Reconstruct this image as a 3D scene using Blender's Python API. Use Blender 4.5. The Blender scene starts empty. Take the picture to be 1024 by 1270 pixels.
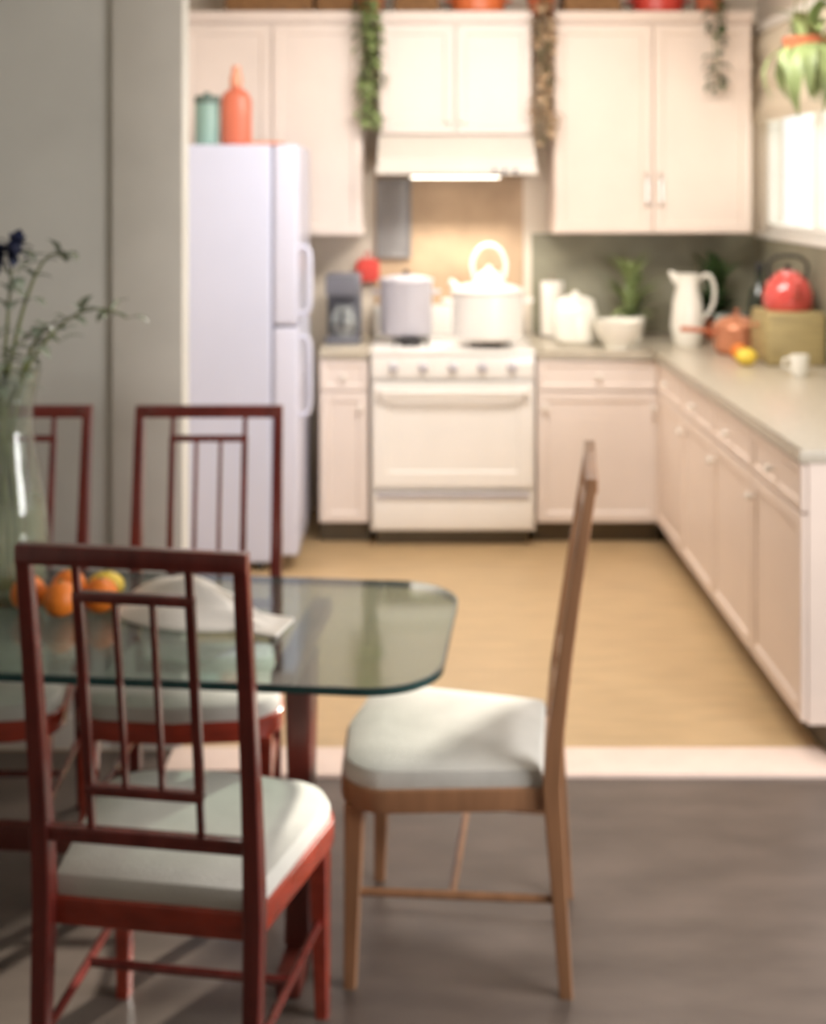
import bpy, bmesh, math, random
from mathutils import Vector, Matrix

random.seed(7)
S = bpy.context.scene
C = S.collection
PI = math.pi

# ------------------------------------------------------------------ camera
cam_data = bpy.data.cameras.new('camera')
cam = bpy.data.objects.new('camera', cam_data)
C.objects.link(cam)
cam.location = (0, 0, 1.70)
cam.rotation_euler = (PI / 2, 0, 0)
cam_data.sensor_fit = 'HORIZONTAL'
cam_data.sensor_width = 36
cam_data.lens = 1600 / 1024 * 36
cam_data.shift_y = -405 / 1024
cam_data.clip_start = 0.05
cam_data.dof.use_dof = True
cam_data.dof.focus_distance = 0.95
cam_data.dof.aperture_fstop = 7.5
S.camera = cam

# ------------------------------------------------------------------ world and light
W = bpy.data.worlds.new('world')
S.world = W
W.use_nodes = True
bg = W.node_tree.nodes['Background']
bg.inputs['Color'].default_value = (1.0, 0.98, 0.95, 1)
bg.inputs['Strength'].default_value = 1.6


def area(name, loc, rot, sx, sy, power, col):
    l = bpy.data.lights.new(name, 'AREA')
    l.shape = 'RECTANGLE'
    l.size, l.size_y = sx, sy
    l.energy = power
    l.color = col
    o = bpy.data.objects.new(name, l)
    o.location = loc
    o.rotation_euler = rot
    C.objects.link(o)
    return o


# two unseen fill lamps added over kitchen and beside dining table; then the hood lamp
area('kitchen_fill_light', (0.45, 4.75, 2.70), (math.radians(22), 0, 0), 1.6, 0.8, 72, (1.0, 0.94, 0.88))  # added fill without a fixture, brightens the kitchen
area('dining_fill_light', (1.9, 2.0, 1.3), (0, math.radians(78), math.radians(-22)), 1.0, 1.0, 52, (0.98, 0.96, 0.97))  # added fill, out of view, lifts the grey wall and dining floor
for hx in (0.08, 0.36):
    sl = bpy.data.lights.new('hood_lamp_light', 'SPOT')
    sl.energy = 15
    sl.spot_size = math.radians(125)
    sl.spot_blend = 0.4
    sl.shadow_soft_size = 0.05
    sl.color = (1.0, 0.94, 0.84)
    so = bpy.data.objects.new('hood_lamp_light', sl)
    so.location = (hx, 6.38, 1.73)
    C.objects.link(so)
sun = bpy.data.lights.new('sun', 'SUN')
sun.energy = 9
sun.angle = math.radians(1.5)
sun.color = (1.0, 0.92, 0.82)
sun_o = bpy.data.objects.new('sun', sun)
sun_o.rotation_euler = Vector((-0.55, -0.73, -0.37)).to_track_quat('-Z', 'Y').to_euler()
C.objects.link(sun_o)

S.view_settings.view_transform = 'Standard'
S.view_settings.look = 'None'
S.view_settings.gamma = 1.0
S.view_settings.use_curve_mapping = False
S.view_settings.exposure = 0.18
S.cycles.max_bounces = 8
S.cycles.transparent_max_bounces = 12


# ------------------------------------------------------------------ materials
def lin(c):
    return tuple((v / 255 / 12.92) if v / 255 <= 0.04045 else ((v / 255 + 0.055) / 1.055) ** 2.4 for v in c)


def mat(name, rgb, rough=0.5, metal=0.0, var=0.06, scale=6.0, bump=0.0, bscale=60.0, coat=0.0, stretch=None):
    m = bpy.data.materials.new(name)
    m.use_nodes = True
    nt = m.node_tree
    p = nt.nodes['Principled BSDF']
    c = lin(rgb)
    p.inputs['Roughness'].default_value = rough
    p.inputs['Metallic'].default_value = metal
    if coat:
        p.inputs['Coat Weight'].default_value = coat
        p.inputs['Coat Roughness'].default_value = 0.12
    tc = nt.nodes.new('ShaderNodeTexCoord')
    mp = nt.nodes.new('ShaderNodeMapping')
    if stretch:
        mp.inputs['Scale'].default_value = stretch
    nt.links.new(tc.outputs['Object'], mp.inputs['Vector'])
    n = nt.nodes.new('ShaderNodeTexNoise')
    n.inputs['Scale'].default_value = scale
    n.inputs['Detail'].default_value = 5
    nt.links.new(mp.outputs['Vector'], n.inputs['Vector'])
    r = nt.nodes.new('ShaderNodeValToRGB')
    r.color_ramp.elements[0].position = 0.3
    r.color_ramp.elements[1].position = 0.7
    r.color_ramp.elements[0].color = (*[max(0, v * (1 - var)) for v in c], 1)
    r.color_ramp.elements[1].color = (*[min(1, v * (1 + var)) for v in c], 1)
    nt.links.new(n.outputs['Fac'], r.inputs['Fac'])
    nt.links.new(r.outputs['Color'], p.inputs['Base Color'])
    if bump:
        n2 = nt.nodes.new('ShaderNodeTexNoise')
        n2.inputs['Scale'].default_value = bscale
        nt.links.new(mp.outputs['Vector'], n2.inputs['Vector'])
        b = nt.nodes.new('ShaderNodeBump')
        b.inputs['Strength'].default_value = bump
        b.inputs['Distance'].default_value = 0.01
        nt.links.new(n2.outputs['Fac'], b.inputs['Height'])
        nt.links.new(b.outputs['Normal'], p.inputs['Normal'])
    return m


def glass(name, tint, gloss_rough=0.05, diffuse=0.0, ior=1.5):
    """thin sheet of glass: tinted see-through plus its reflection"""
    m = bpy.data.materials.new(name)
    m.use_nodes = True
    nt = m.node_tree
    nt.nodes.remove(nt.nodes['Principled BSDF'])
    out = nt.nodes['Material Output']
    tr = nt.nodes.new('ShaderNodeBsdfTransparent')
    tr.inputs['Color'].default_value = (*tint, 1)
    gl = nt.nodes.new('ShaderNodeBsdfGlossy')
    gl.inputs['Roughness'].default_value = gloss_rough
    fr = nt.nodes.new('ShaderNodeFresnel')
    geo = nt.nodes.new('ShaderNodeNewGeometry')      # a thin sheet: same reflection from both faces
    im = nt.nodes.new('ShaderNodeMix')
    im.data_type = 'FLOAT'
    im.inputs[2].default_value = ior
    im.inputs[3].default_value = 1 / ior
    nt.links.new(geo.outputs['Backfacing'], im.inputs[0])
    nt.links.new(im.outputs[0], fr.inputs['IOR'])
    mx = nt.nodes.new('ShaderNodeMixShader')
    nt.links.new(fr.outputs['Fac'], mx.inputs['Fac'])
    src = tr
    if diffuse:
        df = nt.nodes.new('ShaderNodeBsdfDiffuse')
        df.inputs['Color'].default_value = (*tint, 1)
        m2 = nt.nodes.new('ShaderNodeMixShader')
        m2.inputs['Fac'].default_value = diffuse
        nt.links.new(tr.outputs[0], m2.inputs[1])
        nt.links.new(df.outputs[0], m2.inputs[2])
        src = m2
    nt.links.new(src.outputs[0], mx.inputs[1])
    nt.links.new(gl.outputs[0], mx.inputs[2])
    nt.links.new(mx.outputs[0], out.inputs['Surface'])
    return m


M = {
    'grey_wall': mat('grey_wall', (206, 203, 193), 0.9, var=0.05, scale=3, bump=0.1),
    'grey_trim': mat('grey_trim', (210, 204, 192), 0.75, var=0.04),
    'cream_wall': mat('cream_wall', (222, 210, 194), 0.9, var=0.04, scale=3),
    'white_ceiling': mat('white_ceiling', (225, 220, 212), 0.9),
    'splash_shaded': mat('splash_shaded', (142, 138, 118), 0.55, var=0.12, scale=8),  # grey-green tone holds the shade below the wall cabinets
    'tan_splash_shaded': mat('tan_splash_shaded', (186, 158, 128), 0.5, var=0.1, scale=8),  # tan tone holds the shade below the hood
    'kitchen_floor': mat('kitchen_floor', (190, 162, 122), 0.35, var=0.10, scale=5, stretch=(1, 4, 1)),
    'dining_floor': mat('dining_floor', (98, 87, 79), 0.36, var=0.25, scale=3.5, stretch=(1, 2.5, 1), bump=0.05, bscale=20),
    'threshold': mat('threshold', (236, 214, 200), 0.4, var=0.05, scale=12),  # pale floor strip; the sunlight lying on it is put into its colour
    'cabinet': mat('cabinet', (230, 217, 208), 0.42, var=0.03, scale=4),
    'cabinet_warm': mat('cabinet_warm', (226, 208, 194), 0.45, var=0.03, scale=4),
    'toe': mat('toe', (96, 86, 70), 0.7),
    'knob': mat('knob', (235, 228, 218), 0.25, var=0.02),
    'steel': mat('steel', (205, 203, 198), 0.25, metal=1.0, var=0.04),
    'worktop': mat('worktop', (186, 176, 158), 0.28, var=0.10, scale=40),
    'enamel': mat('enamel', (240, 236, 230), 0.22, var=0.02, coat=0.4),
    'enamel_grey': mat('enamel_grey', (186, 182, 188), 0.35, var=0.05),
    'black_iron': mat('black_iron', (40, 38, 38), 0.5),
    'hood': mat('hood', (216, 208, 198), 0.4, var=0.03),
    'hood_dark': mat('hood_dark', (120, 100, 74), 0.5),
    'fridge': mat('fridge', (198, 202, 222), 0.35, var=0.02, scale=3),
    'fridge_door': mat('fridge_door', (206, 208, 226), 0.3, var=0.02, scale=3),
    'gasket': mat('gasket', (150, 152, 170), 0.7),
    'mahogany': mat('mahogany', (106, 40, 34), 0.25, var=0.28, scale=5, stretch=(6, 6, 1), coat=0.5),
    'mahogany_sunlit': mat('mahogany_sunlit', (150, 54, 36), 0.25, var=0.25, scale=5, stretch=(3, 3, 6), coat=0.5),  # brighter mahogany copy; sunlight on seat frames and front legs is in its colour
    'hazed_wood': mat('hazed_wood', (152, 110, 78), 0.35, var=0.2, scale=5, stretch=(6, 6, 1), coat=0.3),  # mahogany paled to tan; the veiling glare is put into its colour
    'cushion': mat('cushion', (194, 191, 182), 0.9, var=0.07, scale=14, bump=0.3, bscale=250),
    'table_edge': mat('table_edge', (34, 62, 60), 0.15, var=0.1, coat=0.4),
    'table_wood': mat('table_wood', (92, 40, 32), 0.35, var=0.25, scale=6, stretch=(5, 5, 1)),
    'table_glass': glass('table_glass', (0.60, 0.68, 0.64), 0.05, diffuse=0.07, ior=1.6),
    'pane': glass('pane', (0.96, 0.98, 0.98), 0.02),
    'vase_glass': glass('vase_glass', (0.88, 0.90, 0.85), 0.04, diffuse=0.06),
    'water': glass('water', (0.74, 0.76, 0.58), 0.04, diffuse=0.25, ior=1.33),
    'clear_glass': glass('clear_glass', (0.90, 0.94, 0.92), 0.03, diffuse=0.25),
    'leaf': mat('leaf', (134, 148, 96), 0.45, var=0.25, scale=9),
    'leaf_dark': mat('leaf_dark', (66, 88, 52), 0.4, var=0.25, scale=9),
    'leaf_grey': mat('leaf_grey', (150, 160, 140), 0.25, var=0.2, scale=9, coat=0.3),
    'leaf_dry': mat('leaf_dry', (182, 154, 122), 0.7, var=0.2, scale=9),
    'stem': mat('stem', (110, 116, 64), 0.6, var=0.15),
    'navy': mat('navy', (30, 38, 72), 0.6, var=0.3, scale=30),
    'orange': mat('orange', (226, 122, 34), 0.4, var=0.08, scale=9, bump=0.25, bscale=180),
    'lemon': mat('lemon', (226, 196, 70), 0.42, var=0.07, scale=9, bump=0.2, bscale=160),
    'napkin': mat('napkin', (236, 230, 220), 0.8, var=0.03, bump=0.2, bscale=300),
    'red_plastic': mat('red_plastic', (206, 112, 86), 0.4, var=0.06),
    'red_cap': mat('red_cap', (222, 148, 118), 0.4, var=0.05),
    'teal_tin': mat('teal_tin', (132, 164, 156), 0.4, var=0.1),
    'teal_dark': mat('teal_dark', (92, 112, 104), 0.5, var=0.1),
    'red_enamel': mat('red_enamel', (210, 82, 76), 0.16, var=0.05, coat=0.6),
    'black_plastic': mat('black_plastic', (34, 34, 34), 0.35),
    'copper': mat('copper', (206, 138, 104), 0.3, metal=0.4, var=0.1),
    'terracotta': mat('terracotta', (188, 104, 70), 0.8, var=0.1, bump=0.1),
    'soil': mat('soil', (60, 46, 36), 0.95, var=0.3, scale=50),
    'bottle_green': mat('bottle_green', (38, 48, 36), 0.12, var=0.1, coat=0.5),
    'bread_box': mat('bread_box', (168, 150, 104), 0.5, var=0.15, scale=10, stretch=(1, 1, 6)),
    'ceramic': mat('ceramic', (238, 234, 222), 0.2, var=0.02, coat=0.3),
    'grey_plastic': mat('grey_plastic', (112, 112, 120), 0.4, var=0.08),
    'grey_tray': mat('grey_tray', (150, 146, 144), 0.4, metal=0.4, var=0.06),
    'pot_holder': mat('pot_holder', (206, 74, 66), 0.9, var=0.08, bump=0.3, bscale=120),
    'wicker': mat('wicker', (142, 104, 66), 0.8, var=0.3, scale=40, bump=0.5, bscale=80),
    'orange_dish': mat('orange_dish', (214, 112, 62), 0.35, var=0.08),
    'red_dish': mat('red_dish', (200, 66, 54), 0.35, var=0.08),
    'blind': mat('blind', (226, 214, 192), 0.9, var=0.05, bump=0.2, bscale=200),
    'window_paint': mat('window_paint', (240, 236, 228), 0.5, var=0.02),
    'lamp_glass': None,
}
lm = bpy.data.materials.new('lamp_glass')
lm.use_nodes = True
lp = lm.node_tree.nodes['Principled BSDF']
lp.inputs['Base Color'].default_value = (1, 0.95, 0.85, 1)
lp.inputs['Emission Color'].default_value = (1, 0.92, 0.78, 1)
lp.inputs['Emission Strength'].default_value = 4
M['lamp_glass'] = lm


# ------------------------------------------------------------------ mesh helpers
def new():
    return bmesh.new()


def box(bm, x0, x1, y0, y1, z0, z1, bev=0.0, seg=2):
    vs = [bm.verts.new((x, y, z)) for x in (x0, x1) for y in (y0, y1) for z in (z0, z1)]
    f = [(0, 1, 3, 2), (4, 6, 7, 5), (0, 4, 5, 1), (2, 3, 7, 6), (0, 2, 6, 4), (1, 5, 7, 3)]
    fs = [bm.faces.new([vs[i] for i in q]) for q in f]
    if bev:
        es = list({e for q in fs for e in q.edges})
        bmesh.ops.bevel(bm, geom=es, offset=bev, segments=seg, affect='EDGES', profile=0.6)
    return bm


def prism(bm, pts, z0, z1, bev=0.0):
    lo = [bm.verts.new((x, y, z0)) for x, y in pts]
    hi = [bm.verts.new((x, y, z1)) for x, y in pts]
    n = len(pts)
    bot = bm.faces.new(lo[::-1])
    top = bm.faces.new(hi)
    for i in range(n):
        bm.faces.new((lo[i], lo[(i + 1) % n], hi[(i + 1) % n], hi[i]))
    if bev:
        bmesh.ops.bevel(bm, geom=list(top.edges) + list(bot.edges), offset=bev, segments=3, affect='EDGES', profile=0.6)
    return bm


def tube(bm, pts, r, seg=10, cap=True):
    """round bar through points; r may be a list of radii"""
    pts = [Vector(p) for p in pts]
    if seg >= 8 and len(pts) >= 4 and not isinstance(r, (list, tuple)):
        q = [pts[0] * 2 - pts[1]] + pts + [pts[-1] * 2 - pts[-2]]
        fine = []
        for i in range(1, len(q) - 2):
            a, b, c, d = q[i - 1:i + 3]
            for k in range(4):
                t = k / 4
                fine.append(0.5 * (2 * b + (c - a) * t + (2 * a - 5 * b + 4 * c - d) * t * t + (3 * b - a - 3 * c + d) * t ** 3))
        pts = fine + [pts[-1]]
    rs = r if isinstance(r, (list, tuple)) else [r] * len(pts)
    rings = []
    up = None
    for i, p in enumerate(pts):
        d = (pts[min(i + 1, len(pts) - 1)] - pts[max(i - 1, 0)]).normalized()
        if up is None:
            a = Vector((0, 0, 1)) if abs(d.z) < 0.9 else Vector((1, 0, 0))
            up = d.cross(a).normalized()
        u = (up - d * up.dot(d)).normalized()
        up = u
        v = d.cross(u)
        rings.append([bm.verts.new(p + (u * math.cos(2 * PI * k / seg) + v * math.sin(2 * PI * k / seg)) * rs[i]) for k in range(seg)])
    for a, b in zip(rings, rings[1:]):
        for k in range(seg):
            bm.faces.new((a[k], a[(k + 1) % seg], b[(k + 1) % seg], b[k]))
    if cap:
        bm.faces.new(rings[0][::-1])
        bm.faces.new(rings[-1])
    return bm


def sweep(bm, pts, w, d):
    """rectangular bar (width along x, depth along y) through points; w, d lists or numbers"""
    n = len(pts)
    ws = w if isinstance(w, (list, tuple)) else [w] * n
    ds = d if isinstance(d, (list, tuple)) else [d] * n
    rings = []
    for p, a, b in zip(pts, ws, ds):
        c = min(a, b) * 0.18
        o = [(-a + c, -b), (a - c, -b), (a, -b + c), (a, b - c), (a - c, b), (-a + c, b), (-a, b - c), (-a, -b + c)]
        rings.append([bm.verts.new((p[0] + x, p[1] + y, p[2])) for x, y in o])
    for a, b in zip(rings, rings[1:]):
        for k in range(8):
            bm.faces.new((a[k], a[(k + 1) % 8], b[(k + 1) % 8], b[k]))
    bm.faces.new(rings[0][::-1])
    bm.faces.new(rings[-1])
    return bm


def lathe(bm, prof, seg=28, cx=0, cy=0):
    rings = []
    for r, z in prof:
        if r < 1e-5:
            rings.append([bm.verts.new((cx, cy, z))])
        else:
            rings.append([bm.verts.new((cx + r * math.cos(2 * PI * k / seg), cy + r * math.sin(2 * PI * k / seg), z)) for k in range(seg)])
    for a, b in zip(rings, rings[1:]):
        for k in range(seg):
            k2 = (k + 1) % seg
            if len(a) == 1 and len(b) == 1:
                continue
            if len(a) == 1:
                bm.faces.new((a[0], b[k2], b[k]))
            elif len(b) == 1:
                bm.faces.new((a[k], a[k2], b[0]))
            else:
                bm.faces.new((a[k], a[k2], b[k2], b[k]))
    return bm


def ball(bm, c, r, sq=(1, 1, 1), seg=16):
    prof = [(r * math.sin(PI * i / 10), -r * math.cos(PI * i / 10)) for i in range(11)]
    prof[0] = (0, -r)
    prof[-1] = (0, r)
    n0 = len(bm.verts)
    lathe(bm, prof, seg)
    bm.verts.ensure_lookup_table()
    for v in bm.verts[n0:]:
        v.co = Vector((v.co.x * sq[0] + c[0], v.co.y * sq[1] + c[1], v.co.z * sq[2] + c[2]))
    return bm


def obj(name, bm, m, parent=None, loc=None, smooth=True):
    bmesh.ops.recalc_face_normals(bm, faces=bm.faces)
    me = bpy.data.meshes.new(name)
    bm.to_mesh(me)
    bm.free()
    me.materials.append(m)
    if smooth:
        for p in me.polygons:
            p.use_smooth = True
        me.set_sharp_from_angle(angle=math.radians(35))
    o = bpy.data.objects.new(name, me)
    C.objects.link(o)
    if parent:
        o.parent = parent
    if loc:
        o.location = loc
    return o


def thing(name, label, cat, loc=(0, 0, 0), rz=0, group=None):
    o = bpy.data.objects.new(name, None)
    o.empty_display_size = 0.05
    C.objects.link(o)
    o.location = loc
    o.rotation_euler = (0, 0, rz)
    o['label'] = label
    o['category'] = cat
    if group:
        o['group'] = group
    return o


def tag(o, label, cat, group=None):
    o['label'] = label
    o['category'] = cat
    if group:
        o['group'] = group
    return o


def struct(name, bm, m, parent=None):
    o = obj(name, bm, m, parent)
    if not parent:
        o['kind'] = 'structure'
    return o


def copy_thing(root, label, loc, rz):
    r = root.copy()
    C.objects.link(r)
    r.location = loc
    r.rotation_euler = (0, 0, rz)
    r['label'] = label
    for ch in list(root.children):
        c = ch.copy()
        C.objects.link(c)
        c.parent = r
        for g in list(ch.children):
            d = g.copy()
            C.objects.link(d)
            d.parent = c
    return r


# ------------------------------------------------------------------ the setting
WX, BY, CZ, OY = 1.80, 6.75, 2.76, 3.90       # right wall, back wall, ceiling, opening plane
struct('floor', box(new(), -2.6, WX + 0.1, OY - 0.02, BY + 0.1, -0.1, 0), M['kitchen_floor'])
struct('floor_dining', box(new(), -2.6, 3.2, -1.6, OY - 0.20, -0.1, 0), M['dining_floor'])
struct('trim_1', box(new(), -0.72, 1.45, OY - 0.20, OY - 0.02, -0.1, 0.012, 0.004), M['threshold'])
struct('floor_edge_left', box(new(), -2.6, -0.72, OY - 0.20, OY - 0.02, -0.1, 0), M['dining_floor'])
struct('floor_edge_right', box(new(), 1.45, 3.2, OY - 0.20, OY - 0.02, -0.1, 0), M['dining_floor'])
struct('ceiling', box(new(), -2.6, 3.2, -1.6, BY + 0.1, CZ, CZ + 0.1), M['white_ceiling'])
struct('wall_back', box(new(), -2.6, WX + 0.12, BY, BY + 0.1, 0, CZ), M['cream_wall'])
struct('wall_left', box(new(), -2.6, -0.70, OY, OY + 0.13, 0, CZ), M['grey_wall'])
struct('wall_kitchen_left', box(new(), -1.32, -1.22, OY + 0.13, BY, 0, CZ), M['cream_wall'])
struct('wall_dining_left', box(new(), -2.6, -2.5, -1.6, OY, 0, CZ), M['grey_wall'])
struct('wall_dining_rear', box(new(), -2.5, 3.2, -1.7, -1.6, 0, CZ), M['grey_wall'])
struct('trim_2', box(new(), -0.905, -0.694, OY - 0.018, OY, 0, CZ, 0.003), M['grey_trim'])
struct('baseboard_left', box(new(), -2.5, -0.905, OY - 0.016, OY, 0, 0.10, 0.004), M['grey_trim'])
# right wall with the window opening (y 5.15..6.70, z 1.47..2.45)
wy0, wy1, wz0, wz1 = 5.10, 6.69, 1.46, 2.45
bm = new()
box(bm, WX, WX + 0.12, OY - 0.10, wy0, 0, CZ)
box(bm, WX, WX + 0.12, wy1, BY, 0, CZ)
box(bm, WX, WX + 0.12, wy0, wy1, 0, wz0)
box(bm, WX, WX + 0.12, wy0, wy1, wz1, CZ)
struct('wall_right', bm, M['cream_wall'])
bm = new()
box(bm, WX + 0.12, 3.2, OY - 0.10, OY + 0.02, 0, CZ)
box(bm, 3.2, 3.3, -1.7, 1.4, 0, CZ)  # unseen; this side closed in to cut the ambient light
box(bm, 3.2, 3.3, 1.4, OY + 0.02, 0, 0.7)
box(bm, 3.2, 3.3, 1.4, OY + 0.02, 2.3, CZ)
struct('wall_dining_right', bm, M['grey_wall'])
win = bpy.data.objects.new('window_1', None)
C.objects.link(win)
win['kind'] = 'structure'
bm = new()
fw = 0.045
box(bm, WX + 0.03, WX + 0.09, wy0, wy0 + fw, wz0, wz1)
box(bm, WX + 0.03, WX + 0.09, wy1 - fw, wy1, wz0, wz1)
box(bm, WX + 0.03, WX + 0.09, wy0 + fw, wy1 - fw, wz0, wz0 + fw)
box(bm, WX + 0.03, WX + 0.09, wy0 + fw, wy1 - fw, wz1 - fw, wz1)
obj('frame', bm, M['window_paint'], win)
my = (wy0 + wy1) / 2
obj('mullion', box(new(), WX + 0.035, WX + 0.085, my - 0.02, my + 0.02, wz0 + fw, wz1 - fw, 0.004), M['window_paint'], win)
obj('pane', box(new(), WX + 0.055, WX + 0.061, wy0 + fw, my - 0.02, wz0 + fw, wz1 - fw), M['pane'], win)
obj('pane', box(new(), WX + 0.055, WX + 0.061, my + 0.02, wy1 - fw, wz0 + fw, wz1 - fw), M['pane'], win)
obj('sill', box(new(), WX - 0.02, WX + 0.03, wy0 - 0.03, wy1 + 0.03, wz0 - 0.03, wz0, 0.005), M['window_paint'], win)
# splashback panels, coloured to hold the shade under the cabinets and hood
struct('trim_3', box(new(), 0.62, WX, BY - 0.012, BY, 0.93, 1.45), M['splash_shaded'])
struct('trim_5', box(new(), -0.20, 0.575, BY - 0.012, BY, 0.93, 1.77), M['tan_splash_shaded'])
struct('trim_4', box(new(), WX - 0.012, WX, 4.2, BY - 0.012, 0.93, 1.43), M['splash_shaded'])

# roman blind in the top of the window
bl = thing('roman_blind', 'cream fabric blind drawn halfway up the bright side window', 'blind', (WX - 0.03, my, wz1 + 0.02))
obj('headrail', box(new(), -0.03, 0.02, -0.80, 0.79, 0, 0.05, 0.005), M['window_paint'], bl)
for k in range(3):
    z1 = -0.15 * k
    bm = new()
    n = 14
    pr = []
    for j in range(9):
        t = j / 8
        pr.append((-0.012 - 0.022 * math.sin(PI * t) ** 1.5, z1 - 0.15 * t))
    for yy0, yy1 in ((-0.79, 0.78),):
        a = [bm.verts.new((x, yy0, z)) for x, z in pr]
        b = [bm.verts.new((x, yy1, z)) for x, z in pr]
        a2 = [bm.verts.new((x + 0.006, yy0, z)) for x, z in pr]
        b2 = [bm.verts.new((x + 0.006, yy1, z)) for x, z in pr]
        for j in range(8):
            bm.faces.new((a[j], a[j + 1], b[j + 1], b[j]))
            bm.faces.new((a2[j], b2[j], b2[j + 1], a2[j + 1]))
            bm.faces.new((a[j], a2[j], a2[j + 1], a[j + 1]))
            bm.faces.new((b[j], b[j + 1], b2[j + 1], b2[j]))
        bm.faces.new((a[0], b[0], b2[0], a2[0]))
        bm.faces.new((a[8], a2[8], b2[8], b[8]))
    obj('fold', bm, M['blind'], bl)


# ------------------------------------------------------------------ cabinets
def panel_front(x0, x1, z0, z1, y, t=0.02, stile=0.055):
    """a door or drawer front with a recessed panel, face towards -y"""
    bm = new()
    box(bm, x0, x1, y, y + t, z0, z1, 0.003, 1)
    bm.faces.ensure_lookup_table()
    f = min((q for q in bm.faces if q.normal.y < -0.9 or abs(q.calc_center_median().y - y) < 1e-5), key=lambda q: -q.calc_area())
    st = min(stile, (z1 - z0) * 0.28, (x1 - x0) * 0.28)
    bmesh.ops.inset_region(bm, faces=[f], thickness=st, depth=0)
    bmesh.ops.inset_region(bm, faces=[f], thickness=0.012, depth=0)
    for v in f.verts:
        v.co.y = y + 0.008
    return bm


def knob(x, z, y, parent, m='knob'):
    bm = new()
    lathe(bm, [(0, 0), (0.006, 0), (0.006, 0.012), (0.014, 0.018), (0.015, 0.024), (0.010, 0.030), (0, 0.031)], 14)
    bmesh.ops.rotate(bm, verts=bm.verts, cent=(0, 0, 0), matrix=Matrix.Rotation(PI / 2, 3, 'X'))
    bmesh.ops.translate(bm, verts=bm.verts, vec=(x, y, z))
    return obj('knob', bm, M[m], parent)


def pull(x, z0, z1, y, parent):
    bm = new()
    tube(bm, [(x, y, z0), (x, y - 0.028, z0 + 0.008), (x, y - 0.03, (z0 + z1) / 2), (x, y - 0.028, z1 - 0.008), (x, y, z1)], 0.006, 10)
    return obj('handle', bm, M['steel'], parent)


def base_cabinet(label, loc, rz, w, doors=1, drawer=True, m='cabinet', side=1):
    """front face at local y=0 facing -y, spans x 0..w"""
    t = thing('base_cabinet', label, 'cabinet', loc, rz, 'base cabinets')
    obj('body', box(new(), 0, w, 0, 0.60, 0.10, 0.88, 0.002, 1), M[m], t)
    obj('toe_kick', box(new(), 0, w, 0.06, 0.10, 0, 0.10), M['toe'], t)
    g = 0.004
    top = 0.872
    if drawer:
        d = obj('drawer', panel_front(g, w - g, 0.73, top, -0.02, stile=0.03), M[m], t)
        knob(w / 2, 0.80, -0.02, d)
        top = 0.722
    dw = w / doors
    for i in range(doors):
        d = obj('door', panel_front(i * dw + g, (i + 1) * dw - g, 0.108, top, -0.02), M[m], t)
        kx = (i + 1) * dw - 0.04 if (doors == 1 and side > 0) or (doors == 2 and i == 0) else i * dw + 0.04
        knob(kx, top - 0.07, -0.02, d)
    return t


def upper_cabinet(label, loc, w, z0, z1, doors=2, m='cabinet', depth=0.32, handles=None):
    t = thing('wall_cabinet', label, 'cabinet', loc, 0, 'wall cabinets')
    obj('body', box(new(), 0, w, 0, depth, z0, z1 - 0.05, 0.002, 1), M[m], t)
    bm = new()
    for k, (o, a, b) in enumerate(((0.012, -0.05, -0.035), (0.028, -0.035, -0.015), (0.04, -0.015, 0.0))):
        box(bm, 0, w, -o - 0.012, depth, z1 + a, z1 + b)
    obj('cornice', bm, M[m], t)
    g = 0.004
    dw = w / doors
    for i in range(doors):
        d = obj('door', panel_front(i * dw + g, (i + 1) * dw - g, z0 + 0.005, z1 - 0.06, -0.02, stile=0.06), M[m], t)
        kx = (i + 1) * dw - 0.035 if i == 0 and doors == 2 else i * dw + 0.035
        if doors == 1:
            kx = dw - 0.035
        if handles == 'pull':
            pull(kx, z0 + 0.14, z0 + 0.30, -0.02, d)
        else:
            knob(kx, z0 + 0.07, -0.02, d)
    return t


FY = 6.12           # front of the back run
FX = 1.17           # front of the right run
TOP = 2.56
base_cabinet('narrow cream base cabinet between the refrigerator and the white stove', (-0.445, FY, 0), 0, 0.235)
base_cabinet('cream base cabinet right of the white stove, at the inner corner', (0.585, FY, 0), 0, FX - 0.585 - 0.002, side=-1)
names = ['farthest cream base cabinet of the right hand run, at the corner',
         'second cream base cabinet from the corner in the right hand run',
         'third cream base cabinet from the corner in the right hand run',
         'nearest cream base cabinet of the right hand run, by the pale threshold']
ends = [6.10, 5.53, 4.96, 4.39, 3.82]
for i, nm in enumerate(names):
    w = ends[i] - ends[i + 1]
    base_cabinet(nm, (FX, ends[i], 0), -PI / 2, w - 0.002, 1, True, 'cabinet_warm', side=-1)
# worktops
wt = obj('worktop', box(new(), -0.445, -0.205, FY - 0.03, BY - 0.005, 0.88, 0.92, 0.008), M['worktop'])
tag(wt, 'short piece of pale worktop left of the stove beside the refrigerator', 'worktop')
bm = new()
prism(bm, [(0.58, FY - 0.03), (FX - 0.03, FY - 0.03), (FX - 0.03, 3.80), (WX - 0.014, 3.80), (WX - 0.014, BY - 0.014), (0.58, BY - 0.014)], 0.88, 0.92, 0.008)
tag(obj('worktop', bm, M['worktop']), 'long L-shaped pale worktop running right of the stove and towards the viewer', 'worktop')

upper_cabinet('cream wall cabinet left of the hood, partly behind the refrigerator', (-1.15, 6.42, 0), 0.90, 1.45, TOP, 2, 'cabinet')
upper_cabinet('short two-door cream wall cabinet above the range hood', (-0.17, 6.42, 0), 0.76, 1.95, TOP, 2, 'cabinet')
upper_cabinet('wide tall cream wall cabinet between the hood and the bright window', (0.70, 6.42, 0), 0.98, 1.46, TOP, 2, 'cabinet_warm', handles='pull')

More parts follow.
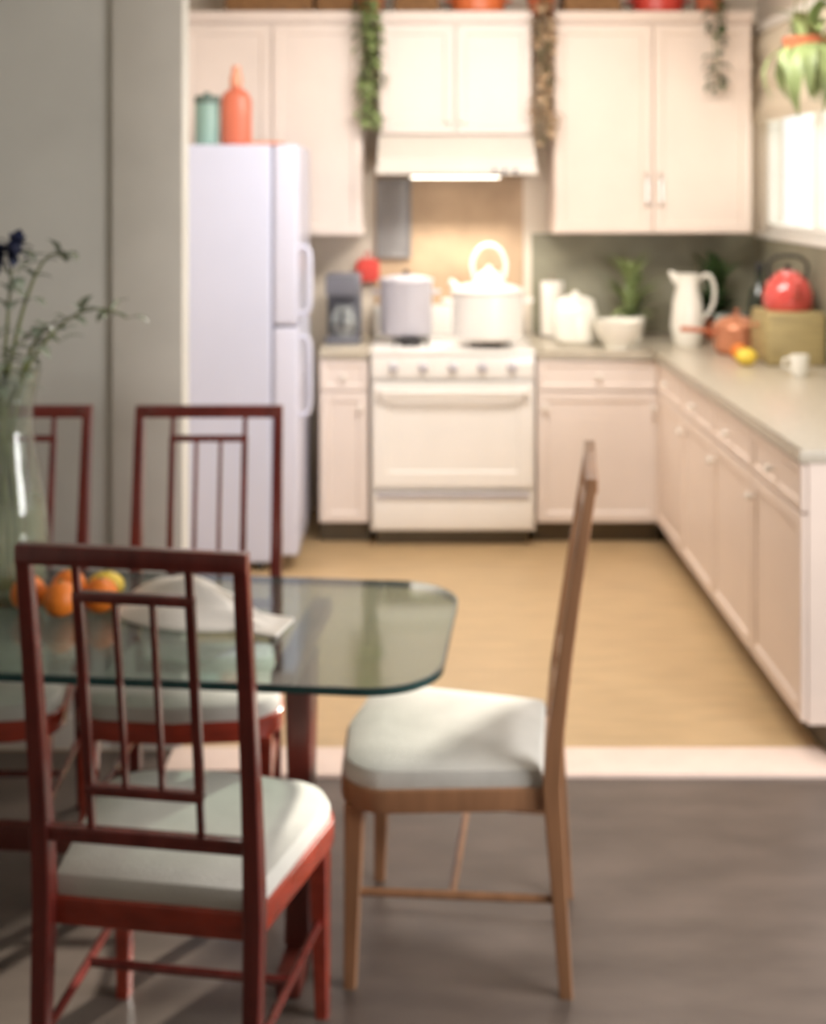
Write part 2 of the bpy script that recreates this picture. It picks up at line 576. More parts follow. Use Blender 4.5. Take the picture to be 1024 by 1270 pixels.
# ------------------------------------------------------------------ range hood
hd = thing('range_hood', 'pale range hood with a dark underside over the white stove', 'range hood', (-0.17, 6.20, 0))
bm = new()
prof = [(0, 1.77), (0, 1.83), (0.16, 1.945), (0.54, 1.945), (0.54, 1.77)]
a = [bm.verts.new((0, y, z)) for y, z in prof]
b = [bm.verts.new((0.76, y, z)) for y, z in prof]
bm.faces.new(a)
bm.faces.new(b[::-1])
for i in range(5):
    bm.faces.new((a[i], b[i], b[(i + 1) % 5], a[(i + 1) % 5]))
obj('canopy', bm, M['hood'], hd, smooth=False)
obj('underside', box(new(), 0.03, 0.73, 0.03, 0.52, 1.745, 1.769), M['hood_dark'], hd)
obj('front_lip', box(new(), -0.008, 0.768, -0.012, 0.004, 1.752, 1.79, 0.004), M['hood'], hd)
obj('lamp_lens', box(new(), 0.16, 0.60, 0.20, 0.30, 1.735, 1.745, 0.003), M['lamp_glass'], hd)
for i in range(3):
    bm = new()
    lathe(bm, [(0, 0), (0.012, 0), (0.011, 0.014), (0, 0.015)], 12)
    bmesh.ops.rotate(bm, verts=bm.verts, cent=(0, 0, 0), matrix=Matrix.Rotation(PI / 2, 3, 'X'))
    obj('button', bm, M['grey_plastic'], hd, (0.56 + 0.05 * i, -0.012, 1.771))

# ------------------------------------------------------------------ stove
st = thing('stove', 'white enamel kitchen stove with a lower drawer under the hood', 'stove', (-0.20, 6.07, 0))
sw = 0.775
obj('body', box(new(), 0, sw, 0.02, 0.66, 0.07, 0.90, 0.006), M['enamel'], st)
obj('cooktop', box(new(), -0.002, sw + 0.002, 0.0, 0.66, 0.90, 0.925, 0.008), M['enamel'], st)
obj('plinth', box(new(), 0.03, sw - 0.03, 0.06, 0.6, 0, 0.07), M['toe'], st)
od = obj('oven_door', panel_front(0.012, sw - 0.012, 0.285, 0.775, -0.015, 0.035, 0.09), M['enamel'], st)
bm = new()
tube(bm, [(0.06, -0.015, 0.735), (0.065, -0.055, 0.735), (sw / 2, -0.06, 0.735), (sw - 0.065, -0.055, 0.735), (sw - 0.06, -0.015, 0.735)], 0.011, 12)
obj('handle', bm, M['enamel'], od)
dr = obj('drawer', box(new(), 0.012, sw - 0.012, -0.012, 0.02, 0.085, 0.255, 0.008), M['enamel'], st)
obj('drawer_lip', box(new(), 0.03, sw - 0.03, -0.026, -0.012, 0.236, 0.256, 0.004), M['enamel_grey'], dr)
pn = obj('control_panel', box(new(), 0.006, sw - 0.006, -0.012, 0.02, 0.795, 0.895, 0.006), M['enamel'], st)
for i in range(5):
    bm = new()
    lathe(bm, [(0, 0), (0.024, 0), (0.022, 0.014), (0.012, 0.03), (0, 0.032)], 16)
    bmesh.ops.rotate(bm, verts=bm.verts, cent=(0, 0, 0), matrix=Matrix.Rotation(PI / 2, 3, 'X'))
    obj('control_knob', bm, M['enamel_grey'], pn, (0.11 + i * 0.139, -0.012, 0.845))
obj('backguard', box(new(), 0, sw, 0.62, 0.66, 0.925, 1.08, 0.008), M['enamel'], st)
for bx, by in ((0.19, 0.17), (0.58, 0.17), (0.19, 0.45), (0.58, 0.45)):
    bn = obj('burner', lathe(new(), [(0, 0.925), (0.05, 0.925), (0.055, 0.935), (0.045, 0.945), (0, 0.945)], 20, bx, by), M['black_iron'], st)
    bm = new()
    for a in range(4):
        c, s = math.cos(a * PI / 2 + PI / 4), math.sin(a * PI / 2 + PI / 4)
        tube(bm, [(bx + 0.115 * c, by + 0.115 * s, 0.926), (bx + 0.11 * c, by + 0.11 * s, 0.955), (bx + 0.03 * c, by + 0.03 * s, 0.955)], 0.005, 6)
    obj('grate', bm, M['black_iron'], bn)

ZB = 0.960   # top of the grates
# big white pot
wp = thing('stock_pot', 'large white enamel stock pot with lid on the stove', 'pot', (0.36, 6.235, ZB))
obj('body', lathe(new(), [(0, 0), (0.155, 0), (0.17, 0.015), (0.172, 0.22), (0.178, 0.228), (0.168, 0.23), (0.164, 0.02), (0, 0.012)], 36), M['enamel'], wp)
ld = obj('lid', lathe(new(), [(0.18, 0.229), (0.178, 0.238), (0.12, 0.262), (0.03, 0.275), (0, 0.276)], 36), M['enamel'], wp)
obj('lid_knob', lathe(new(), [(0, 0.274), (0.012, 0.276), (0.012, 0.29), (0.024, 0.298), (0.022, 0.312), (0, 0.316)], 16), M['enamel'], ld)
for s in (-1, 1):
    bm = new()
    tube(bm, [(s * 0.168, -0.05, 0.18), (s * 0.205, -0.04, 0.185), (s * 0.215, 0, 0.187), (s * 0.205, 0.04, 0.185), (s * 0.168, 0.05, 0.18)], 0.009, 8)
    obj('handle', bm, M['enamel'], wp)
# white kettle behind it
kt = thing('kettle', 'white enamel kettle with arched handle behind the stock pot', 'kettle', (0.385, 6.535, ZB))
obj('body', lathe(new(), [(0, 0), (0.10, 0), (0.125, 0.03), (0.12, 0.13), (0.085, 0.24), (0.06, 0.285), (0, 0.295)], 30), M['enamel'], kt)
obj('lid', lathe(new(), [(0.058, 0.289), (0.05, 0.302), (0.02, 0.312), (0.016, 0.33), (0, 0.338)], 20), M['enamel'], kt)
bm = new()
tube(bm, [(-0.075, 0, 0.27), (-0.085, 0, 0.35), (-0.05, 0, 0.42), (0, 0, 0.44), (0.05, 0, 0.42), (0.085, 0, 0.35), (0.075, 0, 0.27)], 0.010, 10)
obj('handle', bm, M['enamel'], kt)
bm = new()
tube(bm, [(-0.09, -0.02, 0.12), (-0.15, -0.02, 0.17), (-0.175, -0.02, 0.24), (-0.20, -0.02, 0.26)], [0.032, 0.026, 0.018, 0.014], 12)
obj('spout', bm, M['enamel'], kt)
# grey pot at the left back burner
gp = thing('casserole_pot', 'tall dull grey cooking pot at the left of the stove', 'pot', (-0.035, 6.42, ZB))
obj('body', lathe(new(), [(0, 0), (0.12, 0), (0.13, 0.012), (0.13, 0.26), (0.136, 0.265), (0.127, 0.267), (0.124, 0.02), (0, 0.012)], 32), M['enamel_grey'], gp)
gl = obj('lid', lathe(new(), [(0.138, 0.266), (0.134, 0.276), (0.07, 0.292), (0, 0.296)], 32), M['enamel_grey'], gp)
obj('lid_knob', lathe(new(), [(0, 0.295), (0.01, 0.296), (0.01, 0.306), (0.02, 0.313), (0, 0.325)], 14), M['black_plastic'], gl)
for s in (-1, 1):
    bm = new()
    tube(bm, [(s * 0.128, -0.04, 0.21), (s * 0.158, -0.03, 0.212), (s * 0.165, 0, 0.213), (s * 0.158, 0.03, 0.212), (s * 0.128, 0.04, 0.21)], 0.008, 8)
    obj('handle', bm, M['enamel_grey'], gp)

# things hung on the wall at the left of the stove
tr = thing('baking_tray', 'narrow grey metal tray hung on the wall left under the hood', 'tray', (-0.10, BY - 0.014, 1.33))
bm = new()
box(bm, -0.085, 0.085, -0.012, 0, 0, 0.40, 0.004)
obj('plate', bm, M['grey_tray'], tr)
bm = new()
box(bm, -0.09, -0.078, -0.03, 0, -0.005, 0.405, 0.003)
box(bm, 0.078, 0.09, -0.03, 0, -0.005, 0.405, 0.003)
box(bm, -0.078, 0.078, -0.03, 0, -0.005, 0.007, 0.003)
box(bm, -0.078, 0.078, -0.03, 0, 0.393, 0.405, 0.003)
obj('rim', bm, M['grey_tray'], tr)
ph = thing('pot_holder', 'small red cloth pot holder hanging left of the stove', 'pot holder', (-0.235, 6.706, 1.20))
bm = new()
prism(bm, [(-0.06, 0.02), (-0.04, 0), (0.04, 0), (0.06, 0.02), (0.06, 0.10), (0.04, 0.12), (-0.04, 0.12), (-0.06, 0.10)], 0, 0.014, 0.004)
bmesh.ops.rotate(bm, verts=bm.verts, cent=(0, 0, 0), matrix=Matrix.Rotation(PI / 2, 3, 'X'))
obj('pad', bm, M['pot_holder'], ph)
bm = new()
tube(bm, [(-0.012, -0.007, 0.118), (-0.014, -0.007, 0.145), (0, -0.007, 0.16), (0.014, -0.007, 0.145), (0.012, -0.007, 0.118)], 0.004, 6)
obj('loop', bm, M['pot_holder'], ph)
hk = obj('hook', tube(new(), [(0, 0.044, 0.165), (0, 0.0, 0.163), (0, -0.012, 0.155), (0, -0.016, 0.168)], 0.003, 6), M['steel'], ph)

# coffee maker on the short worktop
cm = thing('coffee_maker', 'grey coffee maker with glass jug beside the refrigerator', 'coffee maker', (-0.345, 6.44, 0.921))
obj('base', box(new(), -0.085, 0.085, -0.12, 0.12, 0, 0.035, 0.008), M['grey_plastic'], cm)
obj('tower', box(new(), -0.085, 0.085, 0.03, 0.12, 0.035, 0.34, 0.01), M['grey_plastic'], cm)
obj('brew_head', box(new(), -0.085, 0.085, -0.11, 0.03, 0.235, 0.34, 0.015), M['grey_plastic'], cm)
jg = obj('jug', lathe(new(), [(0, 0.036), (0.055, 0.036), (0.066, 0.07), (0.062, 0.13), (0.045, 0.175), (0.047, 0.185)], 24, 0, -0.045), M['clear_glass'], cm)
bm = new()
tube(bm, [(0, -0.10, 0.165), (0, -0.135, 0.16), (0, -0.14, 0.10), (0, -0.108, 0.08)], 0.008, 8)
obj('jug_handle', bm, M['black_plastic'], jg)
obj('coffee', lathe(new(), [(0, 0.039), (0.053, 0.039), (0.063, 0.07), (0.062, 0.10), (0, 0.10)], 24, 0, -0.045), M['soil'], jg)

# ------------------------------------------------------------------ refrigerator
FH = 1.88
fr = thing('refrigerator', 'tall pale blue-white refrigerator behind the end of the grey wall', 'refrigerator', (0, 5.67, 0))
obj('body', box(new(), -1.20, -0.625, 0, 0.66, 0.04, FH, 0.012, 3), M['fridge'], fr)
obj('gasket', box(new(), -0.625, -0.612, 0.012, 0.648, 0.08, FH - 0.012), M['gasket'], fr)
zs = 1.08
for nm, z0, z1 in (('lower_door', 0.07, zs - 0.006), ('upper_door', zs + 0.006, FH)):
    d = obj(nm, box(new(), -0.612, -0.505, 0, 0.66, z0, z1, 0.014, 3), M['fridge_door'], fr)
    za, zb = (zs - 0.40, zs - 0.05) if nm == 'lower_door' else (zs + 0.05, zs + 0.35)
    bm = new()
    tube(bm, [(-0.505, 0.06, za), (-0.462, 0.06, za + 0.02), (-0.457, 0.06, (za + zb) / 2), (-0.462, 0.06, zb - 0.02), (-0.505, 0.06, zb)], 0.012, 10)
    obj('handle', bm, M['fridge_door'], d)
for y in (0.06, 0.60):
    for x in (-1.15, -0.68):
        obj('foot', lathe(new(), [(0, 0), (0.022, 0), (0.022, 0.03), (0.014, 0.04), (0, 0.04)], 12, x, y), M['black_plastic'], fr)
# on top of it
rb = thing('plastic_bottle', 'orange-red plastic bottle with narrow neck on the refrigerator', 'bottle', (-0.795, 5.80, FH + 0.001))
bm = lathe(new(), [(0, 0), (0.062, 0), (0.07, 0.012), (0.07, 0.20), (0.055, 0.235), (0.024, 0.255), (0.024, 0.275), (0, 0.275)], 26)
bmesh.ops.scale(bm, verts=bm.verts, vec=(1, 0.75, 1))
obj('body', bm, M['red_plastic'], rb)
obj('cap', lathe(new(), [(0.028, 0.262), (0.028, 0.30), (0.02, 0.33), (0.02, 0.355), (0, 0.357)], 18), M['red_cap'], rb)
tj = thing('tin_canister', 'dull teal tin canister on the refrigerator beside the orange bottle', 'canister', (-0.925, 5.80, FH + 0.001))
obj('body', lathe(new(), [(0, 0), (0.052, 0), (0.055, 0.004), (0.055, 0.185), (0.052, 0.19), (0, 0.19)], 26), M['teal_tin'], tj)
obj('lid', lathe(new(), [(0.057, 0.186), (0.057, 0.215), (0.052, 0.222), (0.016, 0.224), (0.014, 0.238), (0, 0.24)], 26), M['teal_dark'], tj)
mb = thing('storage_box', 'flat pale pink carton lying on the refrigerator edge', 'box', (-0.69, 5.86, FH + 0.001))
obj('carton', box(new(), -0.05, 0.10, -0.10, 0.16, 0, 0.016, 0.002), M['red_cap'], mb)
obj('flap', box(new(), -0.048, 0.098, -0.103, -0.1005, 0.002, 0.015), M['red_cap'], mb)


# ------------------------------------------------------------------ plants
def leaf_mesh(bm, base, tip, wid, droop=0.2, up=Vector((0, 0, 1)), n=6, fold=0.25):
    """a folded arching blade from base to tip"""
    base, tip = Vector(base), Vector(tip)
    d = tip - base
    L = d.length
    side = d.cross(up)
    if side.length < 1e-4:
        side = Vector((1, 0, 0))
    side.normalize()
    nrm = side.cross(d).normalized()
    rows = []
    for i in range(n + 1):
        t = i / n
        c = base + d * t + nrm * (4 * t * (1 - t) * droop * L)
        w = wid * (math.sin(PI * min(1, 0.08 + 0.92 * t)) ** 0.8) * 0.5 if 0 < t < 1 else wid * 0.03
        rows.append((bm.verts.new(c - side * w + nrm * w * fold), bm.verts.new(c), bm.verts.new(c + side * w + nrm * w * fold)))
    for a, b in zip(rows, rows[1:]):
        bm.faces.new((a[0], a[1], b[1], b[0]))
        bm.faces.new((a[1], a[2], b[2], b[1]))
    return bm


def trailing(label, loc, length, n, spread, m, pot='terracotta', front=-0.13, lsize=0.06, strands=4):
    """a pot on a cabinet with strands trailing down over its front edge"""
    t = thing('trailing_plant', label, 'plant', loc)
    obj('pot', lathe(new(), [(0, 0), (0.055, 0), (0.075, 0.10), (0.08, 0.10), (0.08, 0.115), (0.07, 0.115), (0.066, 0.10), (0, 0.095)], 22), M[pot], t)
    fb, sb = new(), new()
    rnd = random.Random(label)
    for s in range(strands):
        ox = spread * ((s + 0.5) / strands - 0.5) * 2
        ln = length * rnd.uniform(0.7, 1.0) if s else length
        pts = [(ox * 0.3, 0, 0.09), (ox * 0.5, front * 0.45, 0.13), (ox * 0.8, front, 0.04)]
        k = 6
        for i in range(1, k + 1):
            pts.append((ox + rnd.uniform(-.012, .012), front - 0.015 + rnd.uniform(-.012, .006), 0.04 - ln * i / k))
        tube(sb, pts, 0.003, 5)
        for i in range(n):
            t_ = rnd.uniform(0, 1) ** 1.1
            z = 0.05 - ln * t_
            b = Vector((ox + rnd.uniform(-.012, .012), front - 0.02, z))
            a = rnd.uniform(PI, 2 * PI)
            sz = lsize * rnd.uniform(0.7, 1.15)
            leaf_mesh(fb, b, b + Vector((math.cos(a) * sz, math.sin(a) * sz * 0.35 - 0.006, -rnd.uniform(0.2, 0.8) * sz)), sz * 0.75, 0.12, n=4)
    f = obj('foliage', fb, M[m], t)
    f['kind'] = 'stuff'
    s_ = obj('stem', sb, M['stem'], t)
    return t


trailing('green ivy trailing from the cabinet tops left of the hood cabinet', (-0.215, 6.50, TOP + 0.0), 0.64, 60, 0.045, 'leaf', front=-0.165)
trailing('dry brownish trailing plant hanging right of the hood cabinet', (0.645, 6.50, TOP + 0.0), 0.72, 42, 0.035, 'leaf_dry', front=-0.165)
trailing('thin green vine trailing over the tall cabinet near the window', (1.49, 6.50, TOP + 0.0), 0.44, 26, 0.02, 'leaf_dark', front=-0.165, strands=2)

# hanging plant before the window
hp = thing('hanging_plant', 'leafy green plant in a hanging pot before the bright window', 'plant', (1.53, 4.98, 2.10))
obj('pot', lathe(new(), [(0, 0.05), (0.07, 0.05), (0.10, 0.16), (0.104, 0.17), (0.092, 0.17), (0.09, 0.15), (0, 0.145)], 24), M['terracotta'], hp)
bm = new()
for k in range(3):
    a = 2 * PI * k / 3
    tube(bm, [(0.1 * math.cos(a), 0.1 * math.sin(a), 0.165), (0, 0, CZ - 2.10 - 0.03)], 0.0025, 5)
tube(bm, [(0, 0, CZ - 2.10 - 0.035), (0, 0, CZ - 2.10)], 0.006, 6)
obj('cord', bm, M['stem'], hp)
rnd = random.Random(5)
for i in range(46):
    a = rnd.uniform(0, 2 * PI)
    r = rnd.uniform(0.09, 0.19)
    bm = new()
    leaf_mesh(bm, (0.05 * math.cos(a), 0.05 * math.sin(a), 0.15), (r * math.cos(a) * .8, r * math.sin(a), rnd.uniform(-0.14, 0.36)), 0.06, 0.3, n=5)
    obj('leaf', bm, M['leaf'], hp)


def potted(name, label, loc, n, reach, hmin, hmax, m, pot, pr, ph, wid, seed, droop=0.35):
    t = thing(name, label, 'plant', loc)
    p = obj('pot', lathe(new(), [(0, 0), (pr * 0.75, 0), (pr, ph * 0.9), (pr * 1.06, ph * 0.9), (pr * 1.06, ph), (pr * 0.92, ph), (pr * 0.9, ph * 0.86), (0, ph * 0.85)], 26), M[pot], t)
    obj('soil', lathe(new(), [(pr * 0.89, ph * 0.88), (0, ph * 0.9)], 20), M['soil'], p)
    rn = random.Random(seed)
    for i in range(n):
        a = 2 * PI * i / n + rn.uniform(-0.2, 0.2)
        r = reach * rn.uniform(0.6, 1)
        bm = new()
        leaf_mesh(bm, (0.02 * math.cos(a), 0.02 * math.sin(a), ph * 0.86), (r * math.cos(a), r * math.sin(a) * 0.8, ph + rn.uniform(hmin, hmax)), wid, droop, n=7)
        obj('leaf', bm, M[m], t)
    return t


ZC = 0.921
potted('potted_plant', 'green arching leafy plant in a white pot right of the stove', (1.10, 6.53, ZC), 34, 0.21, -0.02, 0.34, 'leaf', 'ceramic', 0.075, 0.12, 0.05, 3, 0.22)
potted('potted_plant', 'dark green bushy plant behind the white pitcher under the tall cabinet', (1.535, 6.56, ZC), 36, 0.19, 0.0, 0.36, 'leaf_dark', 'terracotta', 0.06, 0.11, 0.08, 4, 0.22)

# ------------------------------------------------------------------ things on the long worktop
jar = thing('canister', 'white lidded ceramic canister on the worktop right of stove', 'canister', (0.80, 6.36, ZC))
obj('body', lathe(new(), [(0, 0), (0.085, 0), (0.105, 0.02), (0.11, 0.15), (0.095, 0.20), (0.09, 0.205), (0, 0.2)], 28), M['ceramic'], jar)
obj('lid', lathe(new(), [(0.096, 0.205), (0.094, 0.215), (0.05, 0.235), (0.018, 0.24), (0.018, 0.255), (0, 0.262)], 28), M['ceramic'], jar)
bw = thing('mixing_bowl', 'wide white mixing bowl before the green arching plant', 'bowl', (0.985, 6.20, ZC))
obj('bowl', lathe(new(), [(0, 0.004), (0.055, 0), (0.06, 0.008), (0.105, 0.07), (0.118, 0.13), (0.122, 0.132), (0.113, 0.128), (0.10, 0.072), (0.05, 0.016), (0, 0.014)], 32), M['ceramic'], bw)
obj('foot_ring', lathe(new(), [(0.056, 0), (0.062, 0), (0.062, 0.008), (0.056, 0.008)], 24), M['ceramic'], bw)
pt = thing('paper_towel_holder', 'standing white paper roll at the gap beside the hood', 'paper roll', (0.715, 6.62, ZC))
obj('base', lathe(new(), [(0, 0), (0.07, 0), (0.07, 0.012), (0, 0.014)], 24), M['steel'], pt)
obj('rod', tube(new(), [(0, 0, 0.01), (0, 0, 0.33), ], 0.006, 8), M['steel'], pt)
obj('roll', lathe(new(), [(0.02, 0.015), (0.06, 0.015), (0.06, 0.285), (0.02, 0.285), (0.02, 0.015)], 26), M['napkin'], pt)

# tall white pitcher with curved handle
pc = thing('pitcher', 'tall white pitcher with a curved handle under the tall cabinet', 'pitcher', (1.33, 6.26, ZC))
obj('body', lathe(new(), [(0, 0), (0.06, 0), (0.066, 0.01), (0.082, 0.10), (0.07, 0.22), (0.052, 0.29), (0.06, 0.345), (0.064, 0.348), (0.055, 0.342), (0.047, 0.29), (0.06, 0.2), (0, 0.18)], 28), M['ceramic'], pc)
bm = new()
tube(bm, [(0.052, 0, 0.32), (0.10, 0, 0.345), (0.13, 0, 0.29), (0.125, 0, 0.20), (0.079, 0, 0.13)], 0.010, 10)
obj('handle', bm, M['ceramic'], pc)
bm = new()
tube(bm, [(-0.045, 0, 0.315), (-0.068, 0, 0.345), (-0.085, 0, 0.362)], [0.026, 0.018, 0.008], 10)
obj('spout', bm, M['ceramic'], pc)


def tumbler(label, loc):
    t = thing('drinking_glass', label, 'glass', loc, 0, 'glasses by the pitcher')
    obj('glass', lathe(new(), [(0, 0), (0.03, 0), (0.038, 0.15), (0.035, 0.15), (0.028, 0.008), (0, 0.008)], 22), M['clear_glass'], t)
    obj('rim', lathe(new(), [(0.0385, 0.149), (0.0385, 0.153), (0.035, 0.153), (0.035, 0.149)], 22), M['clear_glass'], t)
    return t


tumbler('clear drinking glass just right of the white pitcher', (1.50, 6.27, ZC))
tumbler('clear drinking glass between the pitcher glass and the dark bottle', (1.585, 6.29, ZC))
db = thing('bottle', 'very dark green glass bottle at the corner beside the window', 'bottle', (1.665, 6.20, ZC))
obj('body', lathe(new(), [(0, 0), (0.05, 0), (0.054, 0.01), (0.054, 0.22), (0.045, 0.27), (0.02, 0.31), (0.018, 0.38), (0, 0.38)], 24), M['bottle_green'], db)
obj('cap', lathe(new(), [(0.02, 0.362), (0.021, 0.40), (0.018, 0.405), (0, 0.405)], 18), M['black_plastic'], db)

cp = thing('saucepan', 'round copper pan with side handle below the dark bottle', 'pan', (1.50, 5.98, ZC))
obj('body', lathe(new(), [(0, 0), (0.085, 0), (0.105, 0.025), (0.108, 0.12), (0.112, 0.124), (0.104, 0.124), (0.10, 0.03), (0, 0.012)], 30), M['copper'], cp)
l2 = obj('lid', lathe(new(), [(0.113, 0.125), (0.11, 0.134), (0.07, 0.165), (0.02, 0.178), (0, 0.179)], 30), M['copper'], cp)
obj('lid_knob', lathe(new(), [(0, 0.178), (0.008, 0.179), (0.008, 0.192), (0.018, 0.20), (0, 0.21)], 14), M['copper'], l2)
bm = new()
tube(bm, [(-0.105, -0.02, 0.10), (-0.19, -0.04, 0.115), (-0.27, -0.06, 0.12)], [0.009, 0.011, 0.012], 10)
obj('handle', bm, M['terracotta'], cp)

bx = thing('bread_box', 'olive tan wooden bread box under the red kettle', 'bread box', (1.655, 5.70, ZC))
obj('body', box(new(), -0.125, 0.125, -0.14, 0.14, 0, 0.23, 0.012, 3), M['bread_box'], bx)
d = obj('front_flap', box(new(), -0.132, -0.124, -0.12, 0.12, 0.02, 0.20, 0.003), M['bread_box'], bx)
obj('flap_knob', ball(new(), (-0.140, 0, 0.165), 0.011), M['copper'], d)
rk = thing('kettle', 'shiny red kettle on the bread box below the bright window', 'kettle', (1.655, 5.70, ZC + 0.231))
obj('body', lathe(new(), [(0, 0), (0.095, 0), (0.108, 0.02), (0.11, 0.07), (0.09, 0.125), (0.055, 0.155), (0, 0.158)], 32), M['red_enamel'], rk)
l3 = obj('lid', lathe(new(), [(0.056, 0.154), (0.05, 0.166), (0.02, 0.175), (0, 0.176)], 22), M['red_enamel'], rk)
obj('lid_knob', ball(new(), (0, 0, 0.187), 0.013), M['black_plastic'], l3)
bm = new()
tube(bm, [(-0.08, 0, 0.13), (-0.085, 0, 0.20), (-0.04, 0, 0.235), (0.04, 0, 0.235), (0.085, 0, 0.20), (0.08, 0, 0.13)], 0.008, 10)
obj('handle', bm, M['black_plastic'], rk)
bm = new()
tube(bm, [(0, -0.085, 0.06), (0, -0.13, 0.09), (0, -0.155, 0.14)], [0.026, 0.02, 0.013], 12)
obj('spout', bm, M['red_enamel'], rk)

cu = thing('cup', 'small white cup standing alone on the near right worktop', 'cup', (1.58, 5.28, ZC))
obj('body', lathe(new(), [(0, 0), (0.028, 0), (0.036, 0.02), (0.040, 0.085), (0.037, 0.085), (0.032, 0.02), (0, 0.008)], 22), M['ceramic'], cu)
bm = new()
tube(bm, [(-0.036, 0, 0.07), (-0.06, 0, 0.068), (-0.064, 0, 0.04), (-0.034, 0, 0.025)], 0.005, 8)
obj('handle', bm, M['ceramic'], cu)
for i, (x, y, lb, m) in enumerate(((1.45, 5.74, 'orange lying left of the bread box, farther of two', 'orange'), (1.44, 5.58, 'lemon lying left of the bread box, nearer to viewer', 'lemon'))):
    f = thing(m, lb, 'fruit', (x, y, ZC))
    obj('flesh', ball(new(), (0, 0, 0.038), 0.038, (1.25 if m == 'lemon' else 1, 1, 1 if m == 'orange' else 0.98)), M[m], f)
    obj('stem_end', lathe(new(), [(0, 0.0745), (0.005, 0.075), (0.004, 0.079), (0, 0.0795)], 8), M['stem'], f)


# ------------------------------------------------------------------ on top of the wall cabinets
def basket(label, x, w, h, m, y=6.55):
    t = thing('basket', label, 'basket', (x, y, TOP))
    bm = new()
    pts = [(-w / 2, -0.1), (w / 2, -0.1), (w / 2, 0.1), (-w / 2, 0.1)]
    box(bm, -w / 2, w / 2, -0.1, 0.1, 0, h, 0.012, 2)
    bmesh.ops.delete(bm, geom=[f for f in bm.faces if f.normal.z > 0.9 and f.calc_area() > 0.01], context='FACES')
    obj('body', bm, M[m], t)
    bm = new()
    tube(bm, [(-w / 2, -0.1, h), (w / 2, -0.1, h), (w / 2, 0.1, h), (-w / 2, 0.1, h), (-w / 2, -0.1, h)], 0.008, 6)
    obj('rim', bm, M[m], t)
    bm = new()
    for k in range(3):
        z = h * (k + 0.7) / 3.6
        tube(bm, [(-w / 2 - 0.002, -0.102, z), (w / 2 + 0.002, -0.102, z)], 0.006, 6)
    obj('weave_band', bm, M[m], t)
    return t


basket('long brown wicker basket on the left cabinet top', -0.72, 0.44, 0.12, 'wicker')
basket('small brown wicker basket on the left cabinet top beside the ivy', -0.39, 0.18, 0.12, 'wicker')
basket('brown wicker basket on the hood cabinet top beside the orange dish', 0.02, 0.22, 0.12, 'wicker')
basket('brown wicker basket on the tall cabinet top left of the red dish', 0.90, 0.28, 0.11, 'wicker')


def dish(label, x, r, m):
    t = thing('casserole_dish', label, 'dish', (x, 6.54, TOP))
    obj('body', lathe(new(), [(0, 0), (r * 0.85, 0), (r, 0.02), (r, 0.09), (r * 1.04, 0.095), (r * 0.95, 0.095), (r * 0.93, 0.025), (0, 0.015)], 30), M[m], t)
    obj('lid', lathe(new(), [(r * 1.03, 0.096), (r, 0.105), (r * 0.5, 0.13), (0, 0.135)], 30), M[m], t)
    for s in (-1, 1):
        bm = new()
        tube(bm, [(s * r * 0.98, -0.03, 0.075), (s * (r + 0.03), -0.02, 0.078), (s * (r + 0.03), 0.02, 0.078), (s * r * 0.98, 0.03, 0.075)], 0.007, 8)
        obj('handle', bm, M[m], t)
    return t


dish('orange lidded dish on top of the hood cabinet', 0.33, 0.135, 'orange_dish')
dish('red lidded dish on top of the tall right cabinet', 1.24, 0.125, 'red_dish')


# ------------------------------------------------------------------ dining chairs
def rail(bm, xa, xb, z, h, t, lean):
    y = lean(z)
    n0 = len(bm.verts)
    box(bm, xa, xb, y - t / 2, y + t / 2, z - h / 2, z + h / 2, 0.004)
    return bm


